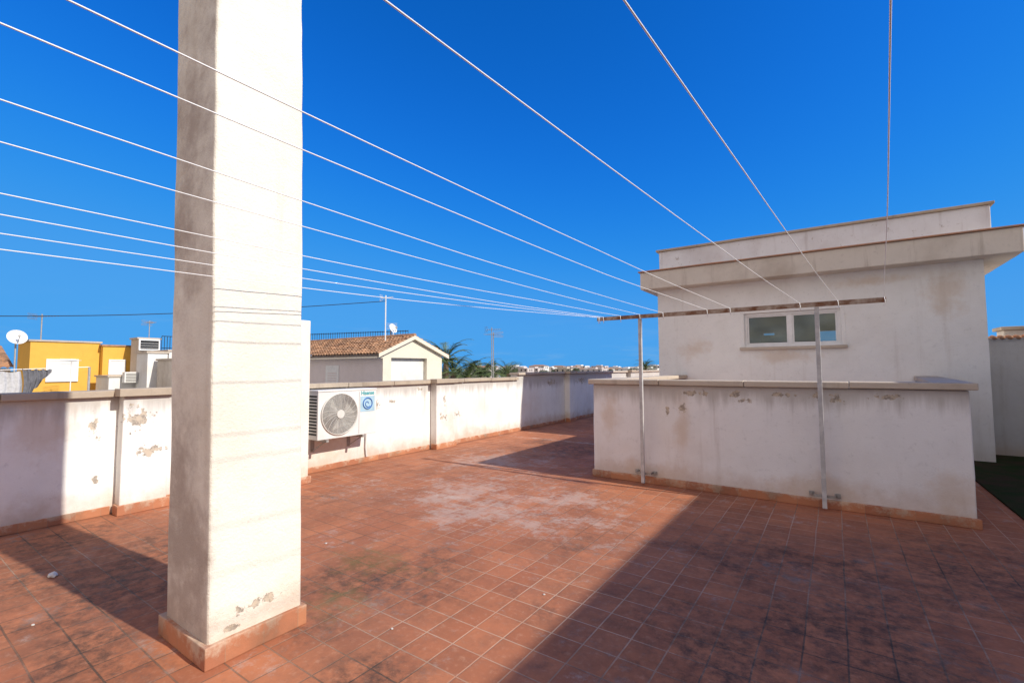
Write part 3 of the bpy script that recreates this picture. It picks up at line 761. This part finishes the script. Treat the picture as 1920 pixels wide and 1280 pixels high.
bm = B(); roof_slope(bm, (-36.5,0.3,2.9),(-36.5,4.75,2.9),(-32.7,0.3,1.7),(-32.7,4.75,1.7), 18, 12, 0.06); roof_slope(bm, (-36.5,0.3,2.9),(-36.5,4.75,2.9),(-40.3,0.3,1.7),(-40.3,4.75,1.7), 18, 12, 0.06)
part("roof", bm, M_tile, t)

t = thing("metal_railing", (-22, 20, 2.2), "dark metal railing along the roof terrace beyond the tiled house", "railing")
bm = B()
p0 = Vector((-29.5,15.2,0)); p1 = Vector((-19.5,17.9,0)); n_ = 62
for k in range(n_+1):
    q = p0.lerp(p1, k/n_); tube(bm, [(q.x,q.y,2.0),(q.x,q.y,3.75)], 0.016, 4)
for z in (2.6, 3.7): tube(bm, [(p0.x,p0.y,z),(p1.x,p1.y,z)], 0.02, 4)
part("rails", bm, M_cable, t)
flat_house(-30,-19.4,17.95,18.6,2.5,M_nwhite,"white roof terrace wall behind the railing")
t = thing("metal_railing", (-30, 8.8, 2.5), "dark metal railing on the white house roof", "railing")
bm = B()
for k in range(32):
    y = 9.15+k*0.12; tube(bm, [(-28.0,y,2.5),(-28.0,y,3.3)], 0.014, 4)
for z in (2.7,3.3): tube(bm, [(-28.0,9.15,z),(-28.0,12.8,z)], 0.018, 4)
part("rails", bm, M_cable, t)

def antenna(x,y,z0,z1,rot,label,boom=1.0,n=9,el=0.30,r=0.02,mat=None):
    mat = mat or M_steel
    t = thing("tv_antenna", (x,y,z0), label, "antenna", "television antennas on the roofs")
    bm = B(); tube(bm, [(x,y,z0),(x,y,z1)], r, 6); part("mast", bm, mat, t)
    bm = B(); d = Vector((math.cos(rot), math.sin(rot), 0.05)); s = Vector((-math.sin(rot), math.cos(rot), 0))
    c = Vector((x,y,z1-0.1))
    tube(bm, [c-d*boom*0.4, c+d*boom*0.6], r*0.6, 4)
    for k in range(n):
        q = c-d*boom*0.35+d*boom*0.95*k/(n-1); l = el*(1-0.5*k/n)
        tube(bm, [q-s*l, q+s*l], r*0.35, 4)
    q = c-d*boom*0.4
    for zz in (-0.12,-0.06,0.06,0.12):
        tube(bm, [q-s*el*1.1+Vector((0,0,zz)), q+s*el*1.1+Vector((0,0,zz))], r*0.35, 4)
    part("yagi", bm, mat, t)
x,y = polar(-50.1,19.6); antenna(x,y,2.5,4.6,0.4,"tall thin antenna mast on the tiled house roof",0.5,5,0.12,0.025,M_dish)
x,y = polar(-49.2,21.5); antenna(x,y,2.4,3.6,2.2,"short antenna with white receiver",0.5,4,0.2,0.02,M_dish)
x,y = polar(-37.1,20.6); antenna(x,y,0.9,3.2,2.9,"lattice style yagi antenna on a low mast",0.9,10,0.25,0.02)
x,y = polar(-37.3,21.6); antenna(x,y,0.9,3.5,1.0,"thin yagi antenna on a steel mast",0.7,7,0.2,0.02)
x,y = polar(-80.3,31.2); antenna(x,y,2.9,4.25,0.9,"yagi antenna on the yellow house roof",0.9,8,0.3,0.025)
x,y = polar(-72.9,30.0); antenna(x,y,2.5,4.1,0.3,"tall antenna above the white house",0.5,6,0.25,0.02)
x,y = polar(-78.3,28.5); antenna(x,y,0.6,2.1,0.2,"low white antenna against the yellow wall",0.8,6,0.25,0.02,M_dish)

def dish(x,y,z,zb_,r,label):
    t = thing("satellite_dish", (x,y,zb_), label, "satellite dish")
    bm = B(); g=[]
    ax = Vector((0.85,0.10,0.35)).normalized(); s = ax.cross(Vector((0,0,1))).normalized(); u = s.cross(ax)
    c = Vector((x,y,z))
    for i in range(7):
        rr = r*i/6; dp = 0.22*r*(i/6)**2*1.2
        g.append([bm.verts.new(c+ax*dp+(s*math.cos(2*math.pi*k/24)+u*math.sin(2*math.pi*k/24))*rr) for k in range(24)])
    for i in range(6):
        for k in range(24):
            try: bm.faces.new((g[i][k],g[i][(k+1)%24],g[i+1][(k+1)%24],g[i+1][k]))
            except ValueError: pass
    bmesh.ops.remove_doubles(bm, verts=bm.verts, dist=1e-5)
    part("reflector", bm, M_dish, t, smooth=True)
    bm = B(); tube(bm, [c-u*r*0.9+ax*0.1, c+ax*r*1.1-u*r*0.2], 0.015, 5); tube(bm, [c+ax*r*1.1-u*r*0.2, c+ax*r*0.95-u*r*0.18], 0.05, 8)
    part("receiver_arm", bm, M_steel, t)
    bm = B(); tube(bm, [(x-0.05*ax.x,y,zb_),(c.x-0.1,c.y,z)], 0.03, 6); part("mast", bm, M_steel, t)
x,y = polar(-81.75,27.5); dish(x,y,2.92,0.6,0.31,"round white satellite dish on a short mast")
x,y = polar(-49.3,21.0); dish(x,y,3.35,2.6,0.22,"small white satellite dish near the tiled house")

bm = B(); pts=[]
a = Vector((-27,-2.0,3.4)); b = Vector((-15.0,12.5,4.35))
for k in range(41):
    s=k/40; p_=a.lerp(b,s); p_.z -= 0.35*math.sin(math.pi*s); pts.append(p_)
tube(bm, pts, 0.014, 5)
part("overhead_cable", bm, M_cable, label="thin black sagging cable strung between rooftops", cat="cable")

# laundry
t = thing("laundry_line", (-12,1.6,0.6), "drying line carrying washing on the lower terrace", "laundry line")
bm = B(); tube(bm, [(-12,0.2,1.62),(-12,1.4,1.60),(-12.0,2.75,1.66)], 0.006, 5); part("line", bm, M_wire, t)
for yy in (0.2, 2.75):
    bm = B(); tube(bm, [(-12,yy,0.6),(-12,yy,1.66)], 0.02, 6); part("pole", bm, M_steel, t)
def cloth(y0,y1,z1,h0,h1,mat,label):
    bm = B(); g=[]
    for i in range(33):
        y=y0+(y1-y0)*i/32; cc=[]; h=h0+(h1-h0)*i/32
        for j in range(13):
            s=j/12
            cc.append(bm.verts.new((-12+0.05*math.sin(i*0.9)*(s+0.2)+0.03*math.sin(i*2.1+s*3), y+0.03*math.sin(s*4), z1-0.03*abs(math.sin(i*0.4))-h*s*(1+0.06*math.sin(i*0.7)))))
        g.append(cc)
    for i in range(32):
        for j in range(12): bm.faces.new((g[i][j],g[i+1][j],g[i+1][j+1],g[i][j+1]))
    part("hanging_cloth", bm, mat, smooth=True, label=label, cat="laundry", group="washing on the drying line")
cloth(0.9,1.82,1.59,0.7,0.7,M_cloth,"pale grey patterned cloth hanging on the drying line")
cloth(1.83,2.2,1.63,0.7,0.06,M_clothd,"dark grey cloth hanging slanted on the drying line")

# ------------------------------------------------------------------ vegetation
def palm_mesh(nf, L, seed, leaf=0.5):
    rnd = random.Random(seed); bm = B()
    for f_ in range(nf):
        az = 2*math.pi*f_/nf*2.4+rnd.uniform(-.3,.3); e = R(rnd.uniform(-20,82)); l = L*rnd.uniform(0.8,1.15)
        d = Vector((math.cos(az), math.sin(az), 0)); pts=[]; p_=Vector((0,0,0)); n=22
        for k in range(n+1):
            pts.append(p_.copy()); p_ = p_+(d*math.cos(e)+Vector((0,0,math.sin(e))))*l/n; e -= R(4.6+rnd.uniform(-.6,.6))*(0.4+k/n)
        tube(bm, pts[::3]+[pts[-1]], 0.03, 4, r1=0.006)
        sd_ = Vector((-d.y,d.x,0))
        for k in range(3,n+1):
            q=pts[k]; t_=(pts[k]-pts[k-1]).normalized(); ll=leaf*math.sin(math.pi*(0.12+0.82*k/n))
            for sg in (-1,1):
                tip=q+(sd_*sg*0.55+t_*0.85+Vector((0,0,-0.2+rnd.uniform(-.15,.2)))).normalized()*ll
                wv=t_*0.028
                bm.faces.new([bm.verts.new(q-wv),bm.verts.new(q+wv),bm.verts.new(tip)])
    me = bpy.data.meshes.new("palm_crown"); bm.to_mesh(me); bm.free(); me.materials.append(M_palm); return me
PM = [palm_mesh(40,2.6,1,0.55), palm_mesh(32,2.3,2,0.5)]
def palm(bear,D,z,sc,k,label):
    x,y = polar(bear,D)
    t = thing("palm_tree",(x,y,-7),label,"palm tree","palm trees beyond the terrace")
    bm = B(); tube(bm,[(x+0.1,y,-7),(x+0.05,y,-3),(x,y,z-0.3),(x,y,z+0.05)],0.26,8,r1=0.17); part("trunk",bm,M_trunk,t)
    o = bpy.data.objects.new("crown",PM[k]); link(o); o.parent=t; o.location=(0,0,z+7); o.scale=(sc,)*3; o.rotation_euler=(0,0,random.uniform(0,6))
palm(-42.9,34,2.1,1.0,0,"large palm tree behind the tiled house")
palm(-42.0,30,1.2,0.9,1,"bushy palm tree with drooping crown")
palm(-40.2,27,1.05,0.85,1,"bushy palm tree with low crown")
palm(-38.6,34,1.0,0.8,0,"bushy palm tree with low crown")
palm(-37.0,42,1.1,0.85,1,"small palm tree beyond the terrace wall")
palm(-35.4,50,1.0,0.85,0,"small palm tree beyond the terrace wall")
palm(-18.8,64,1.5,0.75,0,"distant palm tree near the building")

def crown_mesh(seed, R_=3.0, nleaf=2600):
    rnd=random.Random(seed); bm=B(); cl=[]
    for k in range(16):
        a=rnd.uniform(0,6.28); rr=R_*rnd.uniform(0.1,0.85); cl.append((Vector((rr*math.cos(a),rr*math.sin(a),rnd.uniform(-0.25,0.6)*R_)),rnd.uniform(0.25,0.48)*R_))
    for k in range(nleaf):
        c,r=rnd.choice(cl); n=Vector((rnd.gauss(0,1),rnd.gauss(0,1),rnd.gauss(0,1))).normalized()
        p_=c+n*r*rnd.uniform(0.6,1.05); s=rnd.uniform(0.10,0.22)
        t1=n.orthogonal().normalized()*s; t2=n.cross(t1).normalized()*s*0.7+n*rnd.uniform(-.1,.1)
        bm.faces.new([bm.verts.new(p_+t1),bm.verts.new(p_+t2),bm.verts.new(p_-t1),bm.verts.new(p_-t2)])
    me=bpy.data.meshes.new("tree_crown"); bm.to_mesh(me); bm.free(); me.materials.append(M_leaf); return me
CM=[crown_mesh(s) for s in (11,12,13)]
def trunk_mesh():
    bm=B(); tube(bm,[(0,0,0),(0.1,0,3),(0,0.1,6.2)],0.25,7,r1=0.13)
    for a in range(5):
        an=a*1.26; tube(bm,[(0.03,0.05,4.5+0.3*a),(1.0*math.cos(an),1.0*math.sin(an),6.2+0.2*a),(1.7*math.cos(an),1.7*math.sin(an),7.4)],0.09,5,r1=0.03)
    me=bpy.data.meshes.new("tree_trunk"); bm.to_mesh(me); bm.free(); me.materials.append(M_trunk); return me
TMm=trunk_mesh()
rt=random.Random(5)
for i in range(24):
    bear = -41.5+i*1.02+rt.uniform(-.4,.4); D = rt.uniform(200,330); top=0.9+rt.uniform(-1.0,1.0)*D*0.004
    x,y=polar(bear,D)
    t=thing("tree",(x,y,-7),"leafy green tree among the distant houses","tree","trees among the distant houses")
    k=(top+7)/9.8
    for nm,me_,z in (("trunk",TMm,0),("crown",CM[i%3],7.3)):
        o=bpy.data.objects.new(nm,me_); link(o); o.parent=t; o.location=(0,0,z*k); o.scale=(k*1.2,k*1.2,k); o.rotation_euler=(0,0,rt.uniform(0,6) if nm=="crown" else 0)

# distant town
cols=[M_nwhite,simple("pale far cream render",(0.66,0.62,0.56),0.9),simple("pale far pink render",(0.66,0.58,0.55),0.9),simple("pale blue render",(0.45,0.55,0.66),0.9),M_nwhite,simple("sandy render",(0.58,0.51,0.42),0.9),simple("white far render",(0.75,0.74,0.73),0.9)]
rh=random.Random(9)
for i in range(58):
    bear=-39.5+i*0.40+rh.uniform(-.2,.2); D=rh.uniform(280,560)
    x,y=polar(bear,D); top=1.6+rh.uniform(-2.5,4.0)*0.00115*D
    w_=rh.uniform(7,16); d_2=rh.uniform(6,10); m_=rh.choice(cols)
    t=thing("distant_house",(x,y,-7),"distant flat roofed house of the seaside town","house","houses of the distant town")
    bm=B(); box(bm,x-w_/2,x+w_/2,y-d_2/2,y+d_2/2,-7,top); part("wall",bm,m_,t)
    bm=B()
    if rh.random()<0.25:
        q=[bm.verts.new(p_) for p_ in ((x-w_/2-.3,y-d_2/2-.3,top),(x+w_/2+.3,y-d_2/2-.3,top),(x+w_/2+.3,y+d_2/2+.3,top),(x-w_/2-.3,y+d_2/2+.3,top),(x-w_/4,y,top+1),(x+w_/4,y,top+1))]
        for f_ in ((0,1,5,4),(1,2,5),(2,3,4,5),(3,0,4),(3,2,1,0)): bm.faces.new([q[k] for k in f_])
        part("roof",bm,M_tile,t)
    else:
        box(bm,x-w_/5,x+w_/6,y-d_2/4,y+d_2/4,top,top+0.9); part("roof_hut",bm,m_,t)
    nw=max(2,int(w_/3)); zz=top-1.9
    for k in range(nw):
        xx=x-w_/2+(k+0.5)*w_/nw
        bm=B(); box(bm,xx-0.5,xx+0.5,y-d_2/2-0.03,y-d_2/2-0.005,zz,zz+1.2); part("window",bm,M_dark,t)
    for yo in (-1.5,0.8):
        bm=B(); box(bm,x+w_/2+0.005,x+w_/2+0.03,y+yo,y+yo+1,zz,zz+1.2); part("window",bm,M_dark,t)
